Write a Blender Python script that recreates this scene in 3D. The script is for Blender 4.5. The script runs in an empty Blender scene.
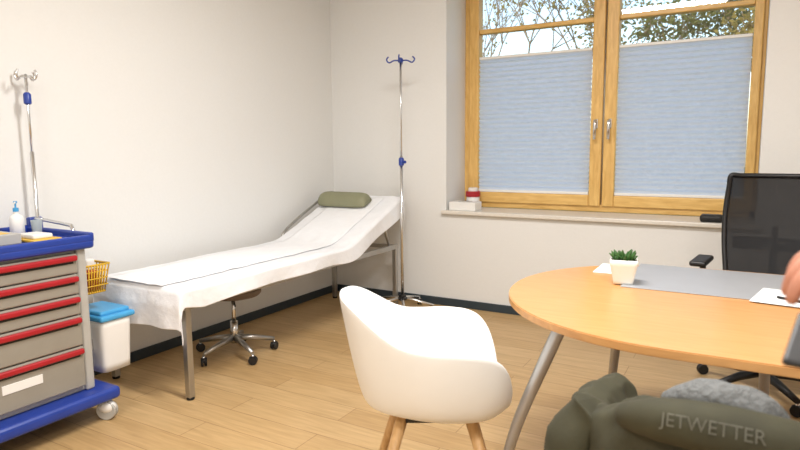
import bpy, bmesh, math, random
import numpy as np
from mathutils import Vector, Matrix, noise
random.seed(4)
S=bpy.context.scene
S.view_settings.view_transform='Standard'
pi=math.pi
# ---------------------------------------------------------------- materials
MATS={}
def mat(name,col,rough=.5,metal=0,var=.06,scale=12,bump=.0,coat=0,trans=0):
    if name in MATS: return MATS[name]
    m=bpy.data.materials.new(name); m.use_nodes=True
    nt=m.node_tree; b=nt.nodes['Principled BSDF']
    b.inputs['Roughness'].default_value=rough; b.inputs['Metallic'].default_value=metal
    b.inputs['Coat Weight'].default_value=coat
    tc=nt.nodes.new('ShaderNodeTexCoord'); nz=nt.nodes.new('ShaderNodeTexNoise')
    nz.inputs['Scale'].default_value=scale; nz.inputs['Detail'].default_value=4
    nt.links.new(tc.outputs['Object'],nz.inputs['Vector'])
    r=nt.nodes.new('ShaderNodeValToRGB')
    c=Vector(col)
    r.color_ramp.elements[0].position=.3; r.color_ramp.elements[1].position=.7
    r.color_ramp.elements[0].color=(*(c*(1-var)),1); r.color_ramp.elements[1].color=(*[min(1,x) for x in c*(1+var)],1)
    nt.links.new(nz.outputs['Fac'],r.inputs['Fac']); nt.links.new(r.outputs['Color'],b.inputs['Base Color'])
    if bump>0:
        bp=nt.nodes.new('ShaderNodeBump'); bp.inputs['Strength'].default_value=bump; bp.inputs['Distance'].default_value=.01
        nt.links.new(nz.outputs['Fac'],bp.inputs['Height']); nt.links.new(bp.outputs['Normal'],b.inputs['Normal'])
    if trans>0: b.inputs['Transmission Weight'].default_value=trans
    MATS[name]=m; return m
def srgb(r,g,b):
    f=lambda c:(c/255/12.92) if c/255<=.04045 else ((c/255+.055)/1.055)**2.4
    return (f(r),f(g),f(b))
def wood(name,c1,c2,sc=(1,1,1),rough=.4,axis_stretch=None):
    m=bpy.data.materials.new(name); m.use_nodes=True; nt=m.node_tree; b=nt.nodes['Principled BSDF']
    b.inputs['Roughness'].default_value=rough
    tc=nt.nodes.new('ShaderNodeTexCoord'); mp=nt.nodes.new('ShaderNodeMapping'); mp.inputs['Scale'].default_value=sc
    nz=nt.nodes.new('ShaderNodeTexNoise'); nz.inputs['Scale'].default_value=6; nz.inputs['Detail'].default_value=6; nz.inputs['Distortion'].default_value=.6
    r=nt.nodes.new('ShaderNodeValToRGB'); r.color_ramp.elements[0].position=.3; r.color_ramp.elements[1].position=.7
    r.color_ramp.elements[0].color=(*c1,1); r.color_ramp.elements[1].color=(*c2,1)
    L=nt.links.new; L(tc.outputs['Object'],mp.inputs['Vector']); L(mp.outputs['Vector'],nz.inputs['Vector']); L(nz.outputs['Fac'],r.inputs['Fac']); L(r.outputs['Color'],b.inputs['Base Color'])
    return m
M_wall=mat('wall_paint',srgb(230,230,228),.9,var=.008,scale=60,bump=.06)
M_ceil=mat('ceiling_paint',srgb(240,240,239),.95,var=.01)
M_base=mat('baseboard_dark',srgb(48,60,68),.5)
M_sill=mat('sill_stone',srgb(222,216,206),.35,var=.04,scale=40)
M_frame=wood('pine_frame',srgb(212,168,94),srgb(236,196,122),(8,8,1.2),.35)
M_frameh=wood('pine_frame_h',srgb(212,168,94),srgb(236,196,122),(1.2,8,8),.35)
M_chrome=mat('chrome',(.72,.72,.72),.22,1,var=.02)
M_steel=mat('steel_tube',(.45,.44,.42),.32,.9,var=.03)
M_dleg=mat('desk_leg_aluminium',(.50,.50,.50),.45,.85,var=.03)
M_sheet=mat('white_sheet',srgb(240,241,244),.9,var=.02,scale=14,bump=.75)
M_paper=mat('paper_roll',srgb(246,247,250),.85,var=.012,scale=18,bump=.6)
M_pillow=mat('green_vinyl',srgb(138,138,110),.6,var=.05)
M_white=mat('white_plastic',srgb(236,235,232),.38,var=.01)
M_sheetw=mat('white_paper',srgb(246,246,246),.8,var=.01)
M_blue=mat('blue_plastic',srgb(35,62,150),.35,var=.05)
M_lblue=mat('light_blue_plastic',srgb(70,160,215),.4)
M_red=mat('red_plastic',srgb(168,28,38),.4)
M_grey=mat('drawer_grey',srgb(148,143,132),.45,var=.03)
M_lgrey=mat('light_grey',srgb(178,176,170),.45,var=.03)
M_black=mat('black_plastic',srgb(22,22,24),.45)
M_blackfab=mat('black_fabric',srgb(16,16,19),.9,scale=80,bump=.3)
M_yellow=mat('yellow_plastic',srgb(222,178,50),.4)
M_brown=mat('stool_vinyl',srgb(105,92,84),.5)
M_beech=wood('beech_legs',srgb(190,146,92),srgb(218,176,122),(10,10,1),.45)
M_table=wood('table_beech',srgb(200,144,86),srgb(212,158,100),(1,9,9),.28)
M_tedge=wood('table_edge',srgb(184,134,80),srgb(204,154,96),(1,6,6),.4)
M_pad=mat('desk_pad_grey',srgb(158,160,164),.4,var=.02)
M_ceramic=mat('white_ceramic',srgb(235,235,228),.25,var=.02)
M_leaf=mat('succulent_green',srgb(60,100,48),.5,var=.3,scale=30)
M_soil=mat('soil',srgb(60,45,32),.95)
M_olive=mat('olive_fabric',srgb(56,54,36),.8,var=.18,scale=14,bump=.35)
M_fleece=mat('grey_fleece',srgb(112,114,114),.95,var=.15,scale=90,bump=.8)
M_text=mat('print_grey',srgb(132,130,116),.8)
M_skin=mat('skin',srgb(184,126,102),.5,var=.04)
M_hair=mat('hair_brown',srgb(58,40,28),.6,var=.3,scale=60,bump=.5)
M_jeans=mat('jeans',srgb(40,50,72),.85,var=.1,scale=60)
M_bark=mat('bark',srgb(150,138,120),.9,var=.2)
M_lawn=mat('lawn',srgb(80,100,50),.95,var=.3,scale=2)
M_clear=mat('clear_plastic',srgb(215,225,228),.2,trans=.5)

def translucent(name,c,mixf=.5,var=.93):
    m=bpy.data.materials.new(name); m.use_nodes=True; nt=m.node_tree; nt.nodes.clear()
    o=nt.nodes.new('ShaderNodeOutputMaterial'); d=nt.nodes.new('ShaderNodeBsdfDiffuse'); t=nt.nodes.new('ShaderNodeBsdfTranslucent'); x=nt.nodes.new('ShaderNodeMixShader')
    nz=nt.nodes.new('ShaderNodeTexNoise'); nz.inputs['Scale'].default_value=3
    r=nt.nodes.new('ShaderNodeValToRGB'); r.color_ramp.elements[0].color=(*(Vector(c)*var),1); r.color_ramp.elements[1].color=(*c,1)
    L=nt.links.new; L(nz.outputs['Fac'],r.inputs['Fac']); L(r.outputs['Color'],d.inputs['Color']); L(r.outputs['Color'],t.inputs['Color'])
    x.inputs['Fac'].default_value=mixf
    L(d.outputs[0],x.inputs[1]); L(t.outputs[0],x.inputs[2]); L(x.outputs[0],o.inputs['Surface'])
    return m
M_blind=translucent('blind_fabric',srgb(236,241,251),.58,.98)
M_leaves=translucent('autumn_leaves',srgb(172,158,92),.4)
M_leaves2=translucent('green_leaves',srgb(132,140,84),.4)
M_glass=bpy.data.materials.new('window_glass'); M_glass.use_nodes=True
nt=M_glass.node_tree; nt.nodes.clear(); o=nt.nodes.new('ShaderNodeOutputMaterial'); a=nt.nodes.new('ShaderNodeBsdfTransparent'); g=nt.nodes.new('ShaderNodeBsdfGlossy'); x=nt.nodes.new('ShaderNodeMixShader')
g.inputs['Roughness'].default_value=.02; x.inputs['Fac'].default_value=.06
nt.links.new(a.outputs[0],x.inputs[1]); nt.links.new(g.outputs[0],x.inputs[2]); nt.links.new(x.outputs[0],o.inputs['Surface'])
# floor planks
M_floor=bpy.data.materials.new('oak_plank_floor'); M_floor.use_nodes=True
nt=M_floor.node_tree; b=nt.nodes['Principled BSDF']; L=nt.links.new
tc=nt.nodes.new('ShaderNodeTexCoord'); br=nt.nodes.new('ShaderNodeTexBrick')
br.inputs['Scale'].default_value=1; br.inputs['Brick Width'].default_value=1.1; br.inputs['Row Height'].default_value=.16; br.inputs['Mortar Size'].default_value=.002
br.inputs['Color1'].default_value=(*srgb(204,172,125),1); br.inputs['Color2'].default_value=(*srgb(191,157,109),1); br.inputs['Mortar'].default_value=(*srgb(160,126,84),1)
L(tc.outputs['Object'],br.inputs['Vector'])
mp=nt.nodes.new('ShaderNodeMapping'); mp.inputs['Scale'].default_value=(1.2,14,1); nz=nt.nodes.new('ShaderNodeTexNoise'); nz.inputs['Scale'].default_value=3.5; nz.inputs['Detail'].default_value=7; nz.inputs['Distortion'].default_value=.5
L(tc.outputs['Object'],mp.inputs['Vector']); L(mp.outputs['Vector'],nz.inputs['Vector'])
r=nt.nodes.new('ShaderNodeValToRGB'); r.color_ramp.elements[0].position=.3; r.color_ramp.elements[1].position=.7; r.color_ramp.elements[0].color=(.78,.75,.70,1); r.color_ramp.elements[1].color=(1,1,1,1)
L(nz.outputs['Fac'],r.inputs['Fac'])
mx=nt.nodes.new('ShaderNodeMixRGB'); mx.blend_type='MULTIPLY'; mx.inputs['Fac'].default_value=1
L(br.outputs['Color'],mx.inputs[1]); L(r.outputs['Color'],mx.inputs[2]); L(mx.outputs[0],b.inputs['Base Color']); b.inputs['Roughness'].default_value=.38
# ---------------------------------------------------------------- geometry helpers
def link(ob,parent=None):
    S.collection.objects.link(ob)
    if parent is not None: ob.parent=parent
    return ob
def root(name,loc=(0,0,0),rz=0):
    e=bpy.data.objects.new(name,None); e.empty_display_size=.1; e.location=loc; e.rotation_euler=(0,0,rz); S.collection.objects.link(e); return e
def mesh(name,v,f,m,parent=None,smooth=False):
    me=bpy.data.meshes.new(name); me.from_pydata([tuple(p) for p in v],[],f); me.update()
    if m: me.materials.append(m)
    if smooth:
        for p in me.polygons: p.use_smooth=True
    return link(bpy.data.objects.new(name,me),parent)
def box(name,lo,hi,m,parent=None,bev=.004,segs=2):
    bm=bmesh.new(); bmesh.ops.create_cube(bm,size=1)
    lo=Vector(lo);hi=Vector(hi);c=(lo+hi)/2;s=hi-lo
    for v in bm.verts: v.co=Vector((v.co.x*s.x,v.co.y*s.y,v.co.z*s.z))+c
    if bev>0: bmesh.ops.bevel(bm,geom=bm.edges[:],offset=min(bev,min(s)*.45),segments=segs,affect='EDGES',profile=.5)
    me=bpy.data.meshes.new(name); bm.to_mesh(me); bm.free(); me.materials.append(m)
    return link(bpy.data.objects.new(name,me),parent)
def tube(name,pts,r,m,parent=None,n=12,closed=False,smoothpath=False,caps=True):
    pts=[Vector(p) for p in pts]
    if smoothpath:
        P=pts; out=[]; k=len(P)
        rng=range(k if closed else k-1)
        for i in rng:
            if closed: a,b_,c,d=P[i-1],P[i],P[(i+1)%k],P[(i+2)%k]
            else: a,b_,c,d=P[max(i-1,0)],P[i],P[i+1],P[min(i+2,k-1)]
            for j in range(6):
                t=j/6; out.append(.5*((2*b_)+(c-a)*t+(2*a-5*b_+4*c-d)*t*t+(3*b_-a-3*c+d)*t**3))
        if not closed: out.append(P[-1])
        rr=r
        if isinstance(r,(list,tuple)): rr=[float(np.interp(i/6,range(k),r)) for i in range(len(out))]
        pts=out; r=rr
    N=len(pts); rs=r if isinstance(r,(list,tuple)) else [r]*N
    V=[];F=[]; nrm=None
    for i,p in enumerate(pts):
        if closed: t=(pts[(i+1)%N]-pts[i-1])
        else: t=pts[min(i+1,N-1)]-pts[max(i-1,0)]
        t.normalize()
        if nrm is None:
            nrm=t.orthogonal().normalized()
        else:
            nrm=(nrm-t*nrm.dot(t))
            nrm=nrm.normalized() if nrm.length>1e-5 else t.orthogonal().normalized()
        bn=t.cross(nrm)
        for j in range(n):
            a=2*pi*j/n; V.append(p+(nrm*math.cos(a)+bn*math.sin(a))*rs[i])
    for i in range(N if closed else N-1):
        for j in range(n):
            a=i*n+j;b2=i*n+(j+1)%n;c=((i+1)%N)*n+(j+1)%n;d=((i+1)%N)*n+j
            F.append((a,b2,c,d))
    if not closed and caps:
        F.append(tuple(range(n))[::-1]); F.append(tuple((N-1)*n+j for j in range(n)))
    o=mesh(name,V,F,m,parent)
    for p in o.data.polygons: p.use_smooth=len(p.vertices)==4
    return o
def lathe(name,prof,m,parent=None,loc=(0,0,0),n=36,rot=None):
    V=[];F=[];loc=Vector(loc)
    for r_,z in prof:
        for j in range(n):
            a=2*pi*j/n; p=Vector((r_*math.cos(a),r_*math.sin(a),z))
            if rot: p=rot@p
            V.append(p+loc)
    for i in range(len(prof)-1):
        for j in range(n): F.append((i*n+j,i*n+(j+1)%n,(i+1)*n+(j+1)%n,(i+1)*n+j))
    F.append(tuple(range(n))[::-1]); F.append(tuple((len(prof)-1)*n+j for j in range(n)))
    o=mesh(name,V,F,m,parent)
    for p in o.data.polygons: p.use_smooth=len(p.vertices)==4
    md=o.modifiers.new('es','EDGE_SPLIT'); md.split_angle=math.radians(45)
    return o
def grid(name,fn,nu,nv,m,parent=None,solid=0,sub=0,closeu=False):
    V=[fn(i/(nu-1) if not closeu else i/nu,j/(nv-1)) for j in range(nv) for i in range(nu)]
    F=[]
    for j in range(nv-1):
        for i in range(nu if closeu else nu-1):
            a=j*nu+i;b2=j*nu+(i+1)%nu
            F.append((a,b2,b2+nu,a+nu))
    o=mesh(name,V,F,m,parent,True)
    if solid: 
        s=o.modifiers.new('so','SOLIDIFY'); s.thickness=solid; s.offset=0
    if sub:
        s=o.modifiers.new('ss','SUBSURF'); s.levels=sub; s.render_levels=sub
    return o
def blob(name,c,rad,m,parent,fn=None,sub=4,rot=None):
    bm=bmesh.new(); bmesh.ops.create_icosphere(bm,subdivisions=sub,radius=1)
    for v in bm.verts:
        p=v.co.copy()
        if fn: p=fn(p)
        p=Vector((p.x*rad[0],p.y*rad[1],p.z*rad[2]))
        if rot: p=rot@p
        v.co=p+Vector(c)
    me=bpy.data.meshes.new(name); bm.to_mesh(me); bm.free(); me.materials.append(m)
    for p in me.polygons: p.use_smooth=True
    return link(bpy.data.objects.new(name,me),parent)
def caster(par,x,y,r=.028,mt=None,ang=0,hood=None):
    ca,sa=math.cos(ang),math.sin(ang)
    rot=Matrix.Rotation(ang,3,'Z')@Matrix.Rotation(pi/2,3,'X')
    for k in (-1,1):
        off=Vector((-sa,ca,0))*k*.011
        lathe('caster_wheel',[(r*.5,-.007),(r*.92,-.007),(r,-.003),(r,.003),(r*.92,.007),(r*.5,.007)],mt or M_black,par,loc=Vector((x,y,r))+off,n=20,rot=rot)
    tube('caster_stem',[(x,y,r),(x,y,r*2.3)],r*.3,M_chrome,par,n=8)
    blob('caster_hood',(x,y,r*1.35),(r*.95,r*.62,r*.75),hood or M_black,par,sub=2,rot=Matrix.Rotation(ang,3,'Z'))
# ---------------------------------------------------------------- room shell
XL,XR,YB,YF,ZC=-3.255,2.6,-2.4,4.44,2.95
YW=4.80; NX0,NX1,NZ0,NZ1=-2.125,.065,.80,2.80
box('floor',(XL-.2,YB-.2,-.1),(XR+.2,YF+.2,0),M_floor,bev=0)
box('ceiling',(XL-.2,YB-.2,ZC),(XR+.2,YF+.6,ZC+.1),M_ceil,bev=0)
box('wall_left',(XL-.2,YB-.2,0),(XL,YF+.0,ZC),M_wall,bev=0)
box('wall_right',(XR,YB-.2,0),(XR+.2,YF,ZC),M_wall,bev=0)
box('wall_back',(XL,YB-.2,0),(XR,YB,ZC),M_wall,bev=0)
def wallwin():
    bm=bmesh.new()
    for lo,hi in [((XL-.2,YF,0),(NX0,YF+.55,ZC)),((NX1,YF,0),(XR+.2,YF+.55,ZC)),((NX0,YF,0),(NX1,YF+.55,NZ0-.03)),((NX0,YF,NZ1),(NX1,YF+.55,ZC))]:
        r_=bmesh.ops.create_cube(bm,size=1); lo=Vector(lo);hi=Vector(hi)
        for v in r_['verts']: v.co=Vector((v.co.x*(hi-lo).x,v.co.y*(hi-lo).y,v.co.z*(hi-lo).z))+(lo+hi)/2
    me=bpy.data.meshes.new('wall_window'); bm.to_mesh(me); bm.free(); me.materials.append(M_wall)
    link(bpy.data.objects.new('wall_window',me))
wallwin()
box('baseboard_left',(XL,YB,0),(XL+.014,YF,.065),M_base,bev=.003)
box('baseboard_window',(XL+.014,YF-.014,0),(XR,YF,.065),M_base,bev=.003)
# ---------------------------------------------------------------- window
W=root('window_1',(0,0,0))
box('window_sill',(NX0-.03,YF-.04,NZ0-.03),(NX1+.03,YW+.0,NZ0),M_sill,W,.006)
fy0,fy1=YW,YW+.10
zb,zt=NZ0,NZ1
fl,fr=NX0,NX1
box('frame_bottom',(fl,fy0+.01,zb),(fr,fy1,zb+.06),M_frameh,W,.006)
box('frame_top',(fl,fy0+.01,zt-.06),(fr,fy1,zt),M_frameh,W,.006)
box('frame_jamb_l',(fl,fy0+.01,zb),(fl+.06,fy1,zt),M_frame,W,.006)
box('frame_jamb_r',(fr-.05,fy0+.01,zb),(fr,fy1,zt),M_frame,W,.006)
cx=-.972
for k,(a,b_) in enumerate([(fl+.045,cx-.006),(cx+.006,fr-.022)]):
    sw=.088; z0,z1=zb+.045,zt-.045
    sr=.088 if k==0 else .058
    y0,y1=fy0-.015,fy1-.02
    box('sash_stile',(a,y0,z0),(a+sw,y1,z1),M_frame,W,.01,3)
    box('sash_stile',(b_-sr,y0,z0),(b_,y1,z1),M_frame,W,.01,3)
    box('sash_rail',(a+sw,y0+.001,z0),(b_-sr,y1,z0+sw),M_frameh,W,.01,3)
    box('sash_rail',(a+sw,y0+.001,z1-sw),(b_-sr,y1,z1),M_frameh,W,.01,3)
    box('muntin',(a+sw,y0+.012,2.24),(b_-sr,y1-.01,2.275),M_frameh,W,.006)
    box('glass',(a+sw-.01,y0+.045,z0+sw-.01),(b_-sr+.01,y0+.05,z1-sw+.01),M_glass,W,0)
    # pleated blind
    xa,xb=a+sw+.004,b_-sr-.004
    n=56; zb0,zb1=.955,2.03; V=[];F=[]
    for i in range(n+1):
        z=zb0+(zb1-zb0)*i/n; yy=y0+.012+(.018 if i%2 else -.002)
        V+= [(xa,yy,z),(xb,yy,z)]
        if i: F.append((2*i-2,2*i-1,2*i+1,2*i))
    B=root('pleated_blind')
    mesh('pleats',V,F,M_blind,B)
    box('blind_top_rail',(xa,y0+.004,zb1),(xb,y0+.03,zb1+.022),M_white,B,.004)
    box('blind_bottom_rail',(xa,y0+.004,zb0-.022),(xb,y0+.03,zb0),M_white,B,.004)
    for xx in (xa+.06,xb-.06):
        tube('blind_cord',[(xx,y0+.018,z0+sw),(xx,y0+.018,zb0-.02)],.001,M_white,B,6)
    # handle
    hx=cx+(-.05 if k==0 else .05)
    hb=y0-.002
    box('handle_plate',(hx-.014,hb-.008,1.44),(hx+.014,hb+.004,1.515),M_chrome,W,.006)
    tube('handle_grip',[(hx,hb,1.50),(hx,hb-.045,1.50),(hx,hb-.052,1.48),(hx,hb-.052,1.36)],.011,M_chrome,W,10)
# ---------------------------------------------------------------- ceiling lights
for i,(lx,ly,pw) in enumerate([(-.9,1.9,86),(.9,.2,60),(-1.0,-.9,56)]):
    r_=root('ceiling_light',(lx,ly,ZC))
    box('housing',(-.62,-.16,-.05),(.62,.16,0),M_white,r_,.01)
    ld=bpy.data.lights.new('panel','AREA'); ld.shape='RECTANGLE'; ld.size=1.2; ld.size_y=.28; ld.energy=pw; ld.color=(1,.98,.95)
    lo=bpy.data.objects.new('lamp_panel',ld); lo.location=(0,0,-.055); link(lo,r_)
# ---------------------------------------------------------------- exam bed
bx0,bx1=-3.13,-2.45; by0,by1=2.02,4.27; fold=3.50; bz=.60; hz=.91
def topz(y):
    if y<=fold-.10: return bz
    if y<fold+.10:
        t=(y-fold+.10)/.20; s_=(hz-bz)/(by1-fold); return bz+s_*.10*t*t
    t=(y-fold)/(by1-fold); return bz+(hz-bz)*t
BED=root('examination_couch')
# frame rails
for x_ in (bx0+.03,bx1-.03):
    box('side_rail',(x_-.015,by0+.02,bz-.115),(x_+.015,by1-.03,bz-.075),M_steel,BED,.004)
    for y_ in (by0+.05,by1-.06):
        box('leg',(x_-.018,y_-.018,.012),(x_+.018,y_+.018,bz-.08),M_steel,BED,.004)
        lathe('foot',[(.02,0),(.022,.004),(.02,.014)],M_black,BED,loc=(x_,y_,0),n=14)
    tube('head_rail',[(x_,fold,bz-.05),(x_,by1-.02,hz-.05)],.013,M_steel,BED,10)
    tube('head_strut',[(x_,fold+.52,hz-.17),(x_,by1-.15,bz-.09)],.011,M_steel,BED,8)
tube('head_side_bar',[(bx0-.012,fold+.1,bz-.02),(bx0-.022,fold+.16,bz+.08),(bx0-.022,by1-.06,hz+.01),(bx0-.012,by1-.01,hz-.01)],.011,M_steel,BED,10,smoothpath=True)
for y_ in (by0+.05,by1-.06,3.2):
    box('cross_rail',(bx0+.03,y_-.015,bz-.113),(bx1-.03,y_+.015,bz-.08),M_steel,BED,.004)
box('mattress_base',(bx0,by0,bz-.075),(bx1,fold,bz-.008),M_white,BED,.02)
mt=box('mattress_head',(bx0,0,-.055),(bx1,math.hypot(by1-fold,hz-bz),-.01),M_white,BED,.02)
mt.location=(0,fold,bz); mt.rotation_euler=(math.atan2(hz-bz,by1-fold),0,0)
def wv(x,y): return noise.noise(Vector((x*4,y*2,0)))*.005+noise.noise(Vector((x*14,y*9,3)))*.005
def sheet(u,v):
    s=-.24+v*(by1-by0+.26+.06); w=-.10+u*((bx1-bx0)+.26)
    y=by0+s; x=bx0+w
    if s<0:
        over=-s; y=by0-.012-.02*min(1,over/.1)+.012*math.sin(x*18)*over/.2+.3*wv(x*1.5,over*3)
        z=bz-over*(.82+.15*float(np.interp(x,[bx0,bx1],[1,0])))
    else: z=topz(y)
    if y>by1: 
        z=hz-(y-by1)*1.2+.0; y=by1+.01
    width=bx1-bx0
    if w>width:
        o_=w-width
        k=float(np.interp(y,[by0,2.15,2.4,3.3,3.6,by1],[.55,.72,.58,.56,.74,.85]))
        x=bx1+.016+.006*math.sin(y*11)*o_/.1+ (o_*.05); z=z-o_*k
    elif w<0:
        x=bx0-.006; z=z+w*1.0
    else:
        if s>=0: z+=wv(x,y)+.006
    return Vector((x,y,z))
grid('sheet',sheet,70,150,M_sheet,BED,.003,1)
def roll(u,v):
    y=by0-.015+v*(by1-by0-.05); x=-3.02+u*.44
    z=topz(max(y,by0))+.014+wv(x,y)
    return Vector((x,y,z))
grid('paper_cover',roll,30,150,M_paper,BED,.0015)
# bolster pillow : half round
PL=root('bolster_pillow')
ang=math.atan2(hz-bz,by1-fold)
def bol(u,v):
    x=-3.12+.47*v; e=1-abs(2*v-1)**10*.35
    a=u*2*pi; r_=.085
    yy=math.cos(a)*.085*e; zz=math.sin(a)*r_*e
    if zz<0: zz*=.1
    yc=4.08; zc=topz(yc)+.034
    return Vector((x,yc+yy*math.cos(ang)-zz*math.sin(ang),zc+yy*math.sin(ang)+zz*math.cos(ang)))
bo=grid('pillow_body',bol,28,24,M_pillow,PL,closeu=True)
bm=bmesh.new(); bm.from_mesh(bo.data); bmesh.ops.holes_fill(bm,edges=[e for e in bm.edges if e.is_boundary]); bm.to_mesh(bo.data); bm.free()
# ---------------------------------------------------------------- IV stands
def hooks(par,x,y,z,m,r=.05):
    for k in range(4):
        a=k*pi/2+.4; c,s=math.cos(a),math.sin(a)
        P=[(x,y,z),(x+c*r*.6,y+s*r*.6,z+.004),(x+c*r*1.1,y+s*r*1.1,z-.012),(x+c*r*1.35,y+s*r*1.35,z+.012),(x+c*r*1.15,y+s*r*1.15,z+.032)]
        tube('hook',P,.0055,m,par,8,smoothpath=True)
IV=root('iv_drip_stand')
px,py=-2.35,4.10
for k in range(5):
    a=k*2*pi/5+.25; c,s=math.cos(a),math.sin(a)
    tube('base_arm',[(px,py,.115),(px+c*.1,py+s*.1,.10),(px+c*.26,py+s*.26,.065)],[.014,.012,.010],M_chrome,IV,10)
    caster(IV,px+c*.26,py+s*.26,.026,ang=a+.7)
lathe('hub',[(.02,.09),(.03,.095),(.03,.135),(.016,.145)],M_black,IV,loc=(px,py,0),n=24)
tube('pole_lower',[(px,py,.1),(px,py,1.24)],.0125,M_chrome,IV,14)
tube('pole_upper',[(px,py,1.2),(px,py,1.98)],.0085,M_chrome,IV,12)
lathe('clamp',[(.014,1.17),(.021,1.175),(.021,1.225),(.012,1.235)],M_blue,IV,loc=(px,py,0),n=20)
tube('clamp_knob',[(px,py,1.20),(px+.045,py-.02,1.20)],.012,M_blue,IV,10)
lathe('hook_hub',[(.012,1.955),(.020,1.96),(.020,1.985),(.008,1.995)],M_blue,IV,loc=(px,py,0),n=16)
hooks(IV,px,py,1.97,M_blue,.08)
# ---------------------------------------------------------------- stool
ST=root('rolling_stool')
sx,sy=-2.79,2.70
lathe('seat',[(.10,.385),(.165,.39),(.178,.405),(.178,.43),(.16,.445),(.0001,.45)],M_brown,ST,loc=(sx,sy,0))
lathe('seat_plate',[(.03,.36),(.1,.375),(.1,.388)],M_black,ST,loc=(sx,sy,0))
tube('gas_lift',[(sx,sy,.08),(sx,sy,.22)],.024,M_chrome,ST,16)
tube('gas_rod',[(sx,sy,.2),(sx,sy,.38)],.013,M_chrome,ST,12)
tube('lever',[(sx,sy,.365),(sx+.12,sy-.1,.355)],.005,M_black,ST,8)
for k in range(5):
    a=k*2*pi/5-.35; c,s=math.cos(a),math.sin(a)
    tube('base_arm',[(sx,sy,.115),(sx+c*.12,sy+s*.12,.10),(sx+c*.25,sy+s*.25,.072)],[.022,.018,.013],M_steel,ST,10)
    caster(ST,sx+c*.25,sy+s*.25,.027,ang=a+.9)
# ---------------------------------------------------------------- medical trolley
CT=root('medical_trolley',(-.12,.08,.01))
cx0,cx1,cy0,cy1=-3.06,-2.56,.93,1.60
box('base_tray',(cx0-.01,cy0-.02,.105),(cx1+.08,cy1+.08,.165),M_blue,CT,.02,3)
box('body',(cx0,cy0+.02,.165),(cx1-.02,cy1-.02,.86),M_lgrey,CT,.01)
for y_ in (cy0,cy1-.045):
    box('corner_post',(cx1-.05,y_,.165),(cx1,y_+.045,.86),M_lgrey,CT,.012,3)
box('top_tray',(cx0-.02,cy0-.03,.85),(cx1+.03,cy1+.03,.895),M_blue,CT,.016,3)
for lo,hi in [((cx0-.02,cy0-.03,.88),(cx0+.005,cy1+.03,.93)),((cx1+.005,cy0-.03,.88),(cx1+.03,cy1+.03,.915)),((cx0-.02,cy0-.03,.88),(cx1+.03,cy0-.005,.925)),((cx0-.02,cy1+.005,.88),(cx1+.03,cy1+.03,.925))]:
    box('tray_rim',lo,hi,M_blue,CT,.01,3)
z=.835
for h_ in (.098,.098,.098,.150,.200):
    y0,y1=cy0+.05,cy1-.05
    box('drawer',(cx1-.03,y0,z-h_+.006),(cx1+.008,y1,z),M_grey,CT,.006)
    box('drawer_handle',(cx1+.004,y0+.01,z-.034),(cx1+.026,y1-.005,z-.008),M_red,CT,.008,3)
    box('drawer_groove',(cx1+.0,y0+.02,z-.046),(cx1+.0095,y1-.02,z-.036),M_black,CT,0)
    z-=h_
box('drawer_label',(cx1+.007,cy0+.25,.28),(cx1+.011,cy0+.42,.32),M_white,CT,.001)
for x_,y_ in ((cx0+.04,cy0+.03),(cx1+.03,cy0+.03),(cx0+.04,cy1+.03),(cx1+.03,cy1+.03)):
    caster(CT,x_,y_,.048,M_lgrey,ang=.5,hood=M_white)
tube('push_rail',[(cx0+.02,cy1+.02,.91),(cx0+.02,cy1+.03,.955),(cx0+.05,cy1+.035,.965),(cx0+.34,cy1+.035,.945),(cx0+.38,cy1+.03,.90)],.009,M_chrome,CT,10)
tx,ty=cx0+.01,cy1+.06
TP=CT
tube('trolley_pole',[(tx,ty,.55),(tx,ty,1.30)],.010,M_chrome,TP,12)
tube('trolley_pole_top',[(tx,ty,1.25),(tx,ty,1.69)],.007,M_chrome,TP,12)
box('pole_bracket',(tx-.015,ty-.07,.60),(tx+.02,ty+.012,.63),M_blue,TP,.004)
box('pole_bracket',(tx-.02,ty-.05,.89),(tx+.02,ty+.018,.97),M_blue,TP,.008)
lathe('pole_clamp',[(.012,1.54),(.018,1.545),(.018,1.59),(.01,1.60)],M_blue,TP,loc=(tx,ty,0),n=16)
hooks(TP,tx,ty,1.675,M_chrome,.045)
def basket(par):
    xa,xb,ya,yb,z0,z1=-2.86,-2.66,1.655,1.78,.60,.74
    for z_ in (z0,z1):
        i_=0 if z_==z1 else .02
        tube('basket_rim',[(xa+i_,ya+i_*.4,z_),(xb-i_,ya+i_*.4,z_),(xb-i_,yb-i_,z_),(xa+i_,yb-i_,z_)],.006,M_yellow,par,8,closed=True)
    n=9
    for k in range(n):
        t=k/(n-1)
        for (p0,p1) in [((xa+(xb-xa)*t,yb,z1),(xa+.02+(xb-xa-.04)*t,yb-.02,z0)),((xb,ya+(yb-ya)*t,z1),(xb-.02,ya+.01+(yb-ya-.03)*t,z0)),((xa,ya+(yb-ya)*t,z1),(xa+.02,ya+.01+(yb-ya-.03)*t,z0))]:
            tube('basket_wire',[p0,p1],.0035,M_yellow,par,6)
    for z_ in (.635,.67,.705):
        tube('basket_band',[(xa+.008,ya,z_),(xb-.008,ya,z_),(xb-.008,yb-.008,z_),(xa+.008,yb-.008,z_)],.0035,M_yellow,par,6,closed=True)
    box('basket_floor',(xa+.02,ya+.01,z0-.004),(xb-.02,yb-.02,z0+.003),M_yellow,par,.002)
    box('basket_content',(xa+.04,ya+.03,z0+.004),(xb-.04,yb-.035,z0+.11),M_red,par,.01)
    box('basket_content_white',(xa+.05,ya+.035,z0+.11),(xb-.05,yb-.04,z0+.165),M_white,par,.01)
    box('basket_hanger',(xa+.03,1.62,z1-.012),(xb-.03,ya+.004,z1+.006),M_yellow,par,.002)
basket(CT)
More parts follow.
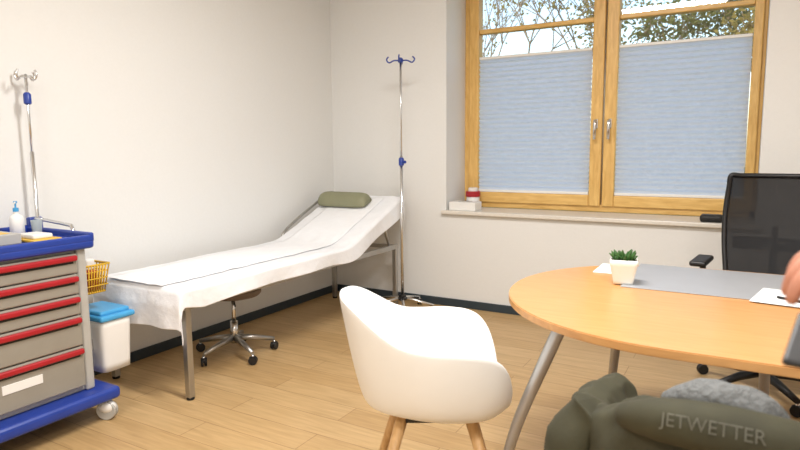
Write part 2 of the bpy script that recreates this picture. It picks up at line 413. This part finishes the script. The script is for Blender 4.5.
def binn(u,v):
    a=u*2*pi; t=v; w=.115+.012*t; d=.08+.01*t
    c,s=math.cos(a),math.sin(a); k=.28
    x=w*math.copysign(abs(c)**k,c); y=d*math.copysign(abs(s)**k,s)
    return Vector((-2.745+x,1.775+y,.19+.27*t))
b1=grid('bin_body',binn,48,8,M_white,CT,closeu=True)
bm=bmesh.new(); bm.from_mesh(b1.data); bmesh.ops.holes_fill(bm,edges=[e for e in bm.edges if e.is_boundary]); bm.to_mesh(b1.data); bm.free()
box('bin_lid',(-2.885,1.68,.455),(-2.605,1.875,.485),M_lblue,CT,.012,3)
box('bin_lid_dome',(-2.86,1.695,.48),(-2.63,1.86,.505),M_lblue,CT,.012,3)
box('bin_bracket',(-2.80,1.57,.30),(-2.70,1.695,.36),M_chrome,CT,.003)
CT.location=(-.12,.08,0)
# objects on trolley
BT=root('disinfectant_bottle',(-.10,.08,-.004))
lathe('bottle',[(.028,0),(.032,.004),(.032,.085),(.024,.10),(.011,.108),(.011,.12)],M_white,BT,loc=(-2.96,1.50,.90))
lathe('pump',[(.013,.12),(.013,.137),(.004,.14),(.004,.16),(.009,.162),(.009,.17)],M_lblue,BT,loc=(-2.96,1.50,.90),n=20)
tube('nozzle',[(-2.96,1.50,1.065),(-2.93,1.48,1.063)],.004,M_white,BT,8)
GB=root('glove_box',(-.10,.08,-.004))
box('carton',(-2.93,1.22,.90),(-2.70,1.38,.945),M_lgrey,GB,.003)
box('label',(-2.90,1.25,.945),(-2.74,1.35,.947),M_yellow,GB,0)
KD=root('kidney_dish',(-.10,.08,-.004))
box('tray',(-2.84,1.40,.90),(-2.64,1.53,.912),M_yellow,KD,.005)
box('gauze',(-2.81,1.42,.912),(-2.68,1.51,.932),M_white,KD,.006)
CU=root('plastic_cup',(-.10,.07,-.004))
lathe('cup',[(.02,0),(.026,.075),(.024,.075),(.018,.006)],M_clear,CU,loc=(-2.90,1.57,.90),n=24)
# ---------------------------------------------------------------- sill objects
B2=root('tissue_box')
box('carton',(-2.10,4.44,.80),(-1.87,4.58,.87),M_white,B2,.006)
box('slot',(-2.04,4.48,.87),(-1.93,4.53,.872),M_lgrey,B2,0)
JR=root('specimen_jar')
lathe('jar',[(.05,0),(.055,.005),(.055,.095),(.05,.10)],M_white,JR,loc=(-1.99,4.68,.80))
lathe('lid',[(.062,.10),(.062,.14),(.054,.145)],M_red,JR,loc=(-1.99,4.68,.80))
lathe('lid_cap',[(.04,.145),(.04,.17),(.03,.175)],M_white,JR,loc=(-1.99,4.68,.80))
EC=root('glasses_case')
box('case',(-.26,4.44,.80),(-.12,4.54,.85),M_black,EC,.02,4)
# ---------------------------------------------------------------- shell chair
def shell_chair(loc,rz):
    R=root('shell_armchair',loc,rz)
    A=[0,22,34,46,56,75,100,118,132,152,180]; Z=[.43,.435,.49,.62,.675,.69,.69,.70,.745,.81,.825]
    RR=[.235,.25,.285,.325,.325,.29,.27,.27,.285,.315,.325]
    def sm(a,T):
        return sum(float(np.interp(min(max(abs(a+d),0),360-abs(a+d) if abs(a+d)>180 else 999),A,T)) for d in (-8,-4,0,4,8))/5
    def fn(u,v):
        th=u*360-180; a=math.radians(th)
        rim=sm(th,Z); Rr=sm(th,RR)
        zs=.445
        if v<.45:
            f=v/.45*.72; z=zs-.02+.02*(v/.45)**2
        else:
            t=(v-.45)/.55
            back=max(0,-math.cos(a))
            f=.72+.28*(math.sin(t*pi/2)*(1-.6*back)+t*t*.6*back)
            g=1-math.cos(t*pi/2)
            g=g*.75+t*t*.25
            z=zs+(rim-zs)*g
            if rim<zs+.02: z=zs-(zs-rim)*t*t
        return Vector((math.cos(a)*Rr*f,math.sin(a)*Rr*f,z))
    o=grid('seat_shell',fn,72,22,M_white,R,.011,1,closeu=True)
    bm=bmesh.new(); bm.from_mesh(o.data); bmesh.ops.remove_doubles(bm,verts=bm.verts,dist=1e-4); bmesh.ops.recalc_face_normals(bm,faces=bm.faces); bm.to_mesh(o.data); bm.free()
    for p in o.data.polygons: p.use_smooth=True
    for sx_ in (-1,1):
        for sy_ in (-1,1):
            tube('leg',[(sx_*.11,sy_*.11,.425),(sx_*.235,sy_*.225,0)],[.021,.012],M_beech,R,14)
    box('under_frame',(-.13,-.13,.40),(.13,.13,.425),M_black,R,.01)
    return R
shell_chair((-.905,1.80,0),math.radians(29))
JX,JY=.005,1.43
shell_chair((JX,JY,0),math.radians(90))
# ---------------------------------------------------------------- table
T=root('office_desk')
tcx,tcy,tr=-.17,2.42,.65; xe=1.15
pts=[]
for i in range(49):
    a=pi/2+pi*i/48; pts.append((tcx+tr*math.cos(a),tcy+tr*math.sin(a)))
pts+= [(xe,tcy-tr),(xe,tcy+tr)]
def slab(name,pts,z0,z1,m,par,bev=.004,m2=None):
    bm=bmesh.new(); vs=[bm.verts.new((x,y,z0)) for x,y in pts]; f=bm.faces.new(vs)
    e=bmesh.ops.extrude_face_region(bm,geom=[f]); 
    for v in e['geom']:
        if isinstance(v,bmesh.types.BMVert): v.co.z=z1
    bmesh.ops.recalc_face_normals(bm,faces=bm.faces)
    if bev: 
        ed=[e for e in bm.edges if abs(e.verts[0].co.z-e.verts[1].co.z)<1e-6]
        bmesh.ops.bevel(bm,geom=ed,offset=bev,segments=2,affect='EDGES')
    me=bpy.data.meshes.new(name); bm.to_mesh(me); bm.free(); me.materials.append(m)
    if m2:
        me.materials.append(m2)
        for p in me.polygons:
            if abs(p.normal.z)<.5: p.material_index=1
    return link(bpy.data.objects.new(name,me),par)
slab('desk_top',pts,.712,.74,M_table,T,.003,M_tedge)
def tleg(x0,y0,x1,y1):
    tube('desk_leg',[(x0,y0,.712),(x0+(x1-x0)*.28,y0+(y1-y0)*.28,.55),(x0+(x1-x0)*.72,y0+(y1-y0)*.72,.28),(x1,y1,.012)],[.024,.024,.021,.016],M_dleg,T,16,smoothpath=True)
    lathe('leg_plate',[(.05,.700),(.05,.712)],M_steel,T,loc=(x0,y0,0),n=24)
    lathe('leg_foot',[(.022,0),(.024,.006),(.016,.016)],M_black,T,loc=(x1,y1,0),n=16)
tleg(-.53,2.10,-.75,2.02); tleg(-.45,2.82,-.53,2.98); tleg(.10,2.88,.12,3.02); tleg(.95,1.95,1.02,1.86); tleg(.95,2.88,1.02,2.98)
box('desk_beam',(-.5,2.42,.66),(.97,2.47,.711),M_steel,T,.004)
box('desk_crossbeam',(-.53,2.08,.68),(-.49,2.84,.711),M_steel,T,.004)
box('desk_crossbeam',(.93,1.93,.68),(.97,2.90,.711),M_steel,T,.004)
DP=root('desk_pad'); box('pad',(-.42,2.50,.7405),(.52,3.04,.744),M_pad,DP,.0015)
NT=root('notepad'); box('sheets',(-.58,2.74,.7405),(-.43,2.96,.7445),M_sheetw,NT,.001)
NP=root('document')
mesh('sheet',[(.03,2.46,.7455),(.25,2.43,.7455),(.30,2.68,.7455),(.08,2.72,.7455)],[(0,1,2,3)],M_sheetw,NP)
tube('pen',[(.12,2.55,.751),(.22,2.49,.751)],.0045,M_black,NP,8)
# potted plant
PP=root('potted_succulent')
def pot(u,v):
    a=u*2*pi; w=.036+.02*v; c,s=math.cos(a),math.sin(a); k=.22
    if v>.96: w-=.006
    return Vector((w*math.copysign(abs(c)**k,c),w*math.copysign(abs(s)**k,s),.10*v))
pw=grid('pot',pot,48,10,M_ceramic,PP,.004,closeu=True); PP.location=(-.42,2.57,.745)
box('pot_base',(-.036,-.036,0),(.036,.036,.004),M_ceramic,PP,.001)
box('soil',(-.05,-.05,.08),(.05,.05,.09),M_soil,PP,.002)
random.seed(2)
for k in range(34):
    a=random.uniform(0,2*pi); r_=random.uniform(0,.036); h_=random.uniform(.02,.055); l=random.uniform(.01,.032)
    b0=Vector((r_*math.cos(a),r_*math.sin(a),.088)); tp=b0+Vector((l*math.cos(a),l*math.sin(a),h_))
    tube('leaf',[b0,(b0+tp)/2+Vector((0,0,.004)),tp],[.003,.0065,.001],M_leaf,PP,6,smoothpath=True)
PP.rotation_euler=(0,0,.15)
# ---------------------------------------------------------------- office chair
OC=root('office_swivel_chair',(.12,3.62,0),math.radians(-6))
def cush(u,v):
    a=u*2*pi; c,s=math.cos(a),math.sin(a); k=.5
    prof=[(.0,.45),(.9,.45),(1,.47),(1,.50),(.93,.52),(.6,.525),(.0,.52)]
    t=v*6; i=min(int(t),5); f=t-i; rr=prof[i][0]*(1-f)+prof[i+1][0]*f; zz=prof[i][1]*(1-f)+prof[i+1][1]*f
    return Vector((.25*rr*math.copysign(abs(c)**k,c),.24*rr*math.copysign(abs(s)**k,s),zz))
grid('seat',cush,48,25,M_blackfab,OC,closeu=True)
def bk(u,v):
    x=(u-.5)*(.42+.07*math.sin(v*pi*.85)); z=.56+v*.575
    y=.235+.05*math.sin(v*2.6-.4)+.03*(v)-.05*(abs(2*u-1)**2)
    return Vector((x,y,z))
M_meshb=bpy.data.materials.new('mesh_weave'); M_meshb.use_nodes=True; nt=M_meshb.node_tree; b=nt.nodes['Principled BSDF']; b.inputs['Base Color'].default_value=(.010,.010,.012,1); b.inputs['Roughness'].default_value=.75
tc=nt.nodes.new('ShaderNodeTexCoord'); ck=nt.nodes.new('ShaderNodeTexWave'); ck.inputs['Scale'].default_value=60; ck.bands_direction='Z'
rr=nt.nodes.new('ShaderNodeValToRGB'); rr.color_ramp.elements[0].position=.0; rr.color_ramp.elements[1].position=1; rr.color_ramp.elements[0].color=(.93,.93,.93,1)
nt.links.new(tc.outputs['Object'],ck.inputs['Vector']); nt.links.new(ck.outputs['Fac'],rr.inputs['Fac']); nt.links.new(rr.outputs['Color'],b.inputs['Alpha'])
grid('back_mesh',bk,16,20,M_meshb,OC)
edge=[bk(i/10,1) for i in range(11)]+[bk(1,1-i/10) for i in range(1,11)]+[bk(1-i/10,0) for i in range(1,11)]+[bk(0,i/10) for i in range(1,10)]
tube('back_frame',edge,.014,M_black,OC,10,closed=True,smoothpath=True)
tube('back_spine',[(0,.10,.44),(0,.25,.47),(0,.30,.60),(0,.315,.85)],[.028,.026,.022,.015],M_black,OC,12,smoothpath=True)
grid('lumbar_support',lambda u,v:bk(.08+u*.84,.28+.12*v)+Vector((0,.018,0)),14,5,M_black,OC,.01)
for s_ in (-1,1):
    tube('arm_post',[(s_*.2,.02,.445),(s_*.30,.02,.46),(s_*.31,.03,.55),(s_*.31,.03,.665)],.016,M_black,OC,10,smoothpath=True)
    box('arm_pad',(s_*.31-.042,-.15,.665),(s_*.31+.042,.11,.695),M_black,OC,.014,4)
box('mechanism',(-.09,-.1,.40),(.09,.12,.45),M_black,OC,.015)
tube('gas_lift',[(0,0,.1),(0,0,.27)],.027,M_black,OC,14); tube('gas_rod',[(0,0,.25),(0,0,.41)],.015,M_chrome,OC,12)
for k in range(5):
    a=k*2*pi/5+.3; c,s=math.cos(a),math.sin(a)
    tube('base_arm',[(0,0,.11),(c*.15,s*.15,.10),(c*.31,s*.31,.075)],[.028,.022,.015],M_black,OC,10)
    caster(OC,c*.31,s*.31,.029,ang=a+.8)
# ---------------------------------------------------------------- jacket over second chair
J=root('hooded_jacket',(JX,JY,0))
A_=[0,22,34,46,56,75,100,118,132,152,180]; Zr=[.43,.435,.49,.62,.675,.69,.69,.70,.745,.81,.825]
Rr_=[.235,.25,.285,.325,.325,.29,.27,.27,.285,.315,.325]
def jk(u,v):
    th=(u-.5)*2*128
    rimz=float(np.interp(180-abs(th),A_,Zr)); rr0=float(np.interp(180-abs(th),A_,Rr_))
    rimz=max(rimz,.66)
    side=max(0,abs(th)-60)/70
    topz_=max(rimz+.022,.835-.0015*abs(th) if abs(th)<80 else 0)
    lowo=.30+.22*min(1,side)
    sec=[(-.09,.56),(-.075,.62),(-.055,topz_-.05),(-.03,topz_-.005),(.005,topz_+.008),(.035,topz_-.015),(.05,topz_-.09),(.055,.575),(.055,(lowo+.575)/2),(.05,lowo)]
    t=v*(len(sec)-1); i=min(int(t),len(sec)-2); f=t-i
    ro=sec[i][0]*(1-f)+sec[i+1][0]*f; z=sec[i][1]*(1-f)+sec[i+1][1]*f
    a=math.radians(th); R_=max(.295,rr0)+ro
    p=Vector((math.sin(a)*R_,-math.cos(a)*R_,z))
    n1=noise.noise(Vector((th*.06,z*7,v*3)))*.018+noise.noise(Vector((th*.16,z*18,1)))*.009
    p+=Vector((math.sin(a),-math.cos(a),.5))*n1
    return p
grid('jacket_body',jk,100,60,M_olive,J,.012,1)
for s_ in (-1,1):
    P=[(s_*.26,-.20,.765),(s_*.295,-.205,.69),(s_*.305,-.21,.55),(s_*.30,-.215,.40),(s_*.29,-.22,.27)]
    o=tube('sleeve',P,[.04,.055,.056,.05,.045],M_olive,J,24,smoothpath=True)
    for v in o.data.vertices:
        n_=noise.noise(v.co*14)*.016; v.co+=Vector((n_,n_,0))
tube('hood_roll',[(-.18,-.30,.805),(-.11,-.345,.830),(-.02,-.36,.838),(.10,-.345,.828),(.20,-.29,.80)],[.022,.038,.043,.040,.025],M_olive,J,24,smoothpath=True)
hf=tube('hood_fleece',[(-.11,-.275,.84),(-.07,-.30,.864),(-.03,-.31,.872),(.03,-.305,.864),(.07,-.28,.84)],[.014,.028,.032,.028,.016],M_fleece,J,24,smoothpath=True)
for v in hf.data.vertices: v.co+=v.co.normalized()*noise.noise(v.co*30)*.008
tcu=bpy.data.curves.new('hood_print','FONT'); tcu.body='JETWETTER'; tcu.size=.029; tcu.extrude=.0008; tcu.align_x='CENTER'; tcu.align_y='CENTER'
to=bpy.data.objects.new('hood_print_tmp',tcu); S.collection.objects.link(to)
bpy.context.view_layer.update()
me=bpy.data.meshes.new_from_object(to.evaluated_get(bpy.context.evaluated_depsgraph_get())); bpy.data.objects.remove(to)
me.materials.clear(); me.materials.append(M_text)
for v in me.vertices:
    x=v.co.x-.032; yv=v.co.y
    el=.42+yv/.042
    yc=-.36+1.0*(x+.02)**2
    v.co=Vector((x,yc-math.cos(el)*.0455,.838-.6*(x+.02)**2+math.sin(el)*.0455))
link(bpy.data.objects.new('hood_print',me),J)
# ---------------------------------------------------------------- person (standing, mostly outside the photo's right edge)
PR=root('standing_person',(-.060,0,.02))
ox,oy=.66,.74
def skinmesh(name,verts,edges,radii,rootv,sub,parent,matfn,mats):
    me=bpy.data.meshes.new(name); me.from_pydata([tuple(v) for v in verts],edges,[]); ob=bpy.data.objects.new(name,me); S.collection.objects.link(ob)
    sk=ob.modifiers.new('sk','SKIN'); ss=ob.modifiers.new('ss','SUBSURF'); ss.levels=sub; ss.render_levels=sub
    for i,v in enumerate(me.skin_vertices[0].data):
        r_=radii[i]; v.radius=r_ if isinstance(r_,tuple) else (r_,r_); v.use_root=(i==rootv)
    bpy.context.view_layer.update()
    m2=bpy.data.meshes.new_from_object(ob.evaluated_get(bpy.context.evaluated_depsgraph_get()))
    bpy.data.objects.remove(ob)
    m2.materials.clear()
    for m in mats: m2.materials.append(m)
    for p in m2.polygons:
        p.use_smooth=True; p.material_index=matfn(p.center)
    return link(bpy.data.objects.new(name,m2),parent)
wR=Vector((.235,.80,1.165)); wL=Vector((.26,.64,1.075))
V=[(ox,oy,.95),(ox,oy,1.08),(ox,oy,1.24),(ox,oy,1.39),(ox-.01,oy,1.47),(ox-.02,oy,1.53),
   (ox,oy-.17,1.39),(ox-.06,oy-.22,1.12),tuple(wL),
   (ox,oy+.17,1.39),(ox-.07,oy+.24,1.14),tuple(wR),
   (ox,oy-.09,.90),(ox-.015,oy-.10,.50),(ox+.02,oy-.10,.07),
   (ox,oy+.09,.90),(ox-.015,oy+.10,.50),(ox+.02,oy+.10,.07)]
E=[(0,1),(1,2),(2,3),(3,4),(4,5),(3,6),(6,7),(7,8),(3,9),(9,10),(10,11),(0,12),(12,13),(13,14),(0,15),(15,16),(16,17)]
Rd=[(.11,.15),(.10,.135),(.11,.155),(.09,.13),.055,.05,.06,.046,.027,.06,.046,.027,.085,.06,.04,.085,.06,.04]
def pm(c):
    if c.z>1.46 and abs(c.y-oy)<.08: return 1
    if c.z<.93: return 2
    return 0
skinmesh('body',V,E,Rd,0,2,PR,pm,[M_blackfab,M_skin,M_jeans])
for s_ in (-1,1):
    blob('shoe',(ox-.035,oy+s_*.10,.025),(.135,.048,.045),M_black,PR,lambda p:Vector((p.x,p.y,max(p.z,-.95))),3)
def head(c):
    def hf(p):
        q=p.copy()
        if q.z<0: q.x*=1-.12*abs(q.z); q.y*=1-.28*abs(q.z)**1.5
        if q.x<-.2 and abs(q.y)<.5:
            q.x-=.16*math.exp(-((q.y/.13)**2+((q.z+.10)/.2)**2))
            q.x-=.05*math.exp(-((q.y/.3)**2+((q.z+.52)/.08)**2))
            q.x-=.06*math.exp(-((q.y/.25)**2+((q.z+.85)/.15)**2))
            q.x+=.07*math.exp(-(((abs(q.y)-.36)/.16)**2+((q.z-.08)/.12)**2))
        return q
    blob('head',c,(.098,.076,.118),M_skin,PR,hf,5)
    def hr(p):
        q=p*(1+.05*noise.noise(p*5)); 
        if q.x<-.1: q.z=max(q.z,.42)
        else: q.z=max(q.z,-.55)
        return q
    blob('hair',(c[0]+.010,c[1],c[2]+.012),(.105,.084,.120),M_hair,PR,hr,4)
    for s_ in (-1,1):
        blob('eye',(c[0]-.083,c[1]+s_*.029,c[2]+.008),(.010,.012,.010),M_white,PR,None,2)
        blob('iris',(c[0]-.0905,c[1]+s_*.029,c[2]+.008),(.004,.005,.005),M_hair,PR,None,2)
        blob('ear',(c[0]+.008,c[1]+s_*.080,c[2]-.005),(.018,.008,.030),M_skin,PR,None,3)
    tube('lips',[(c[0]-.090,c[1]-.022,c[2]-.062),(c[0]-.098,c[1],c[2]-.060),(c[0]-.090,c[1]+.022,c[2]-.062)],[.002,.005,.002],mat('lip',srgb(170,95,88),.5),PR,8,smoothpath=True)
head((ox-.045,oy,1.635))
def hand(w,fwd,up,side,curl,nm):
    w=Vector(w); f=Vector(fwd).normalized(); n=Vector(up); n=(n-f*n.dot(f)).normalized(); s=f.cross(n).normalized()
    if s.dot(Vector(side))<0: s=-s
    P=lambda a,b_,c: w+f*a+s*b_+n*c
    rot=Matrix((f,s,n)).transposed()
    def pal(p):
        k=.75; q=Vector([math.copysign(abs(t)**k,t) for t in p]); q.y*=(1-.14*(q.x<0)*abs(q.x)); return q
    blob(nm+'_palm',P(.045,0,0),(.050,.040,.014),M_skin,PR,pal,4,rot)
    tube(nm+'_wrist',[P(-.03,0,0),P(.0,0,0),P(.03,0,0)],[.027,.026,.024],M_skin,PR,16)
    tube(nm+'_cuff',[P(-.045,0,0),P(-.012,0,0)],[.034,.033],M_blackfab,PR,20)
    for k,(b_,ln) in enumerate([(.028,.070),(.010,.080),(-.009,.074),(-.027,.058)]):
        pts=[P(.07,b_*.85,0)]; a=0; p=P(.085,b_,0); pts.append(p)
        for j,seg in enumerate((.45,.30,.25)):
            a+=curl*(1+.08*k)*(.8 if j==0 else 1)
            p=p+(f*math.cos(a)-n*math.sin(a)+s*(.06*(1.5-k)))*ln*seg; pts.append(p)
        rs=[.0095,.0095,.0088,.008,.0062] if k<3 else [.0085,.0082,.0075,.0068,.0054]
        tube(nm+'_finger_%d'%(k+1),pts,rs,M_skin,PR,12,smoothpath=True)
        blob(nm+'_fingertip',pts[-1],(rs[-1],)*3,M_skin,PR,None,2)
    th=[P(.015,.022,-.004),P(.035,.045,-.012),P(.062,.058,-.020),P(.085,.058,-.028)]
    tube(nm+'_thumb',th,[.013,.0125,.0105,.007],M_skin,PR,12,smoothpath=True)
    blob(nm+'_thumb_tip',th[-1],(.007,)*3,M_skin,PR,None,2)
hand(wR,(-1,-.45,.05),(.0,-.1,1),(0,-1,0),.42,'right_hand')
hand(wL+Vector((.02,0,0)),(-1,.25,.0),(-.1,-.2,-1),(0,-1,0),.30,'left_hand')
ph=box('held_phone',(-.075,-.037,-.0045),(.075,.037,.0045),M_black,PR,.004,3)
ph.location=(.178,.668,1.093); ph.rotation_euler=(.5,.0,-.24)
# ---------------------------------------------------------------- outside
GR=box('ground_outside',(-40,5.2,-.6),(40,60,-.5),M_lawn,bev=0)
def tree(name,x,y,h_,seed,leafm,nl,spread=1.0,ls=.10):
    random.seed(seed); V=[];F=[];tips=[]
    def seg(a,b_,r0,r1):
        d=(b_-a).normalized(); n=d.orthogonal().normalized(); bn=d.cross(n); k=len(V)
        for p,r_ in ((a,r0),(b_,r1)):
            for j in range(5):
                t=2*pi*j/5; V.append(p+(n*math.cos(t)+bn*math.sin(t))*r_)
        for j in range(5): F.append((k+j,k+(j+1)%5,k+5+(j+1)%5,k+5+j))
    def grow(p,d,l,r_,lv):
        q=p+d*l; seg(p,q,r_,r_*.7)
        tips.append(q)
        if lv==0: return
        for _ in range(3 if lv>1 else 4):
            nd=(d+Vector((random.uniform(-1,1),random.uniform(-1,1),random.uniform(-.3,.7)))*.75*spread).normalized()
            grow(q,nd,l*random.uniform(.6,.85),r_*.62,lv-1)
    grow(Vector((0,0,-.5)),Vector((0,0,1)),h_*.33,.07,5)
    R=root(name,(x,y,0)); mesh('branches',V,F,M_bark,R)
    LV=[];LF=[]
    for _ in range(nl):
        c=random.choice(tips[3:])+Vector([random.gauss(0,.22) for _ in range(3)])
        u_=Vector([random.gauss(0,1) for _ in range(3)]).normalized()*ls; w_=u_.orthogonal()*.6; k=len(LV)
        LV+= [c-u_,c+w_,c+u_,c-w_]; LF.append((k,k+1,k+2,k+3))
    if nl: mesh('leaves',LV,LF,leafm,R)
tree('garden_tree',-5.8,16,6.0,1,M_leaves,400,ls=.05)
tree('garden_tree',-2.8,15,5.6,5,M_leaves,1600,1.1,.05)
tree('garden_tree',-.2,15,5.6,8,M_leaves2,5000,1.1,.06)
tree('garden_tree',1.8,14,5.2,11,M_leaves,5000,1.1,.06)
# ---------------------------------------------------------------- world
w=bpy.data.worlds.new('sky'); S.world=w; w.use_nodes=True; nt=w.node_tree
sky=nt.nodes.new('ShaderNodeTexSky'); sky.sky_type='NISHITA'; sky.sun_disc=False; sky.sun_elevation=math.radians(32); sky.sun_rotation=math.radians(200); sky.air_density=1.2; sky.dust_density=1.8
nt.links.new(sky.outputs[0],nt.nodes['Background'].inputs['Color']); nt.nodes['Background'].inputs['Strength'].default_value=.35
# ---------------------------------------------------------------- camera
cd=bpy.data.cameras.new('camera'); cam=bpy.data.objects.new('camera',cd); S.collection.objects.link(cam)
cd.sensor_width=36; cd.lens=36*601/800; cd.clip_start=.02
yaw=math.radians(30); pitch=math.radians(7.2); roll_=math.radians(.5)
hdir=Vector((-math.sin(yaw),math.cos(yaw),0)); rt=Vector((math.cos(yaw),math.sin(yaw),0)); zz=Vector((0,0,1))
fw=hdir*math.cos(pitch)-zz*math.sin(pitch); up=hdir*math.sin(pitch)+zz*math.cos(pitch)
r2=rt*math.cos(roll_)-up*math.sin(roll_); u2=up*math.cos(roll_)+rt*math.sin(roll_)
M=Matrix((r2,u2,-fw)).transposed().to_4x4(); M.translation=Vector((0,0,1.3)); cam.matrix_world=M
cd.dof.use_dof=True; cd.dof.focus_distance=3.4; cd.dof.aperture_fstop=4.5
S.camera=cam
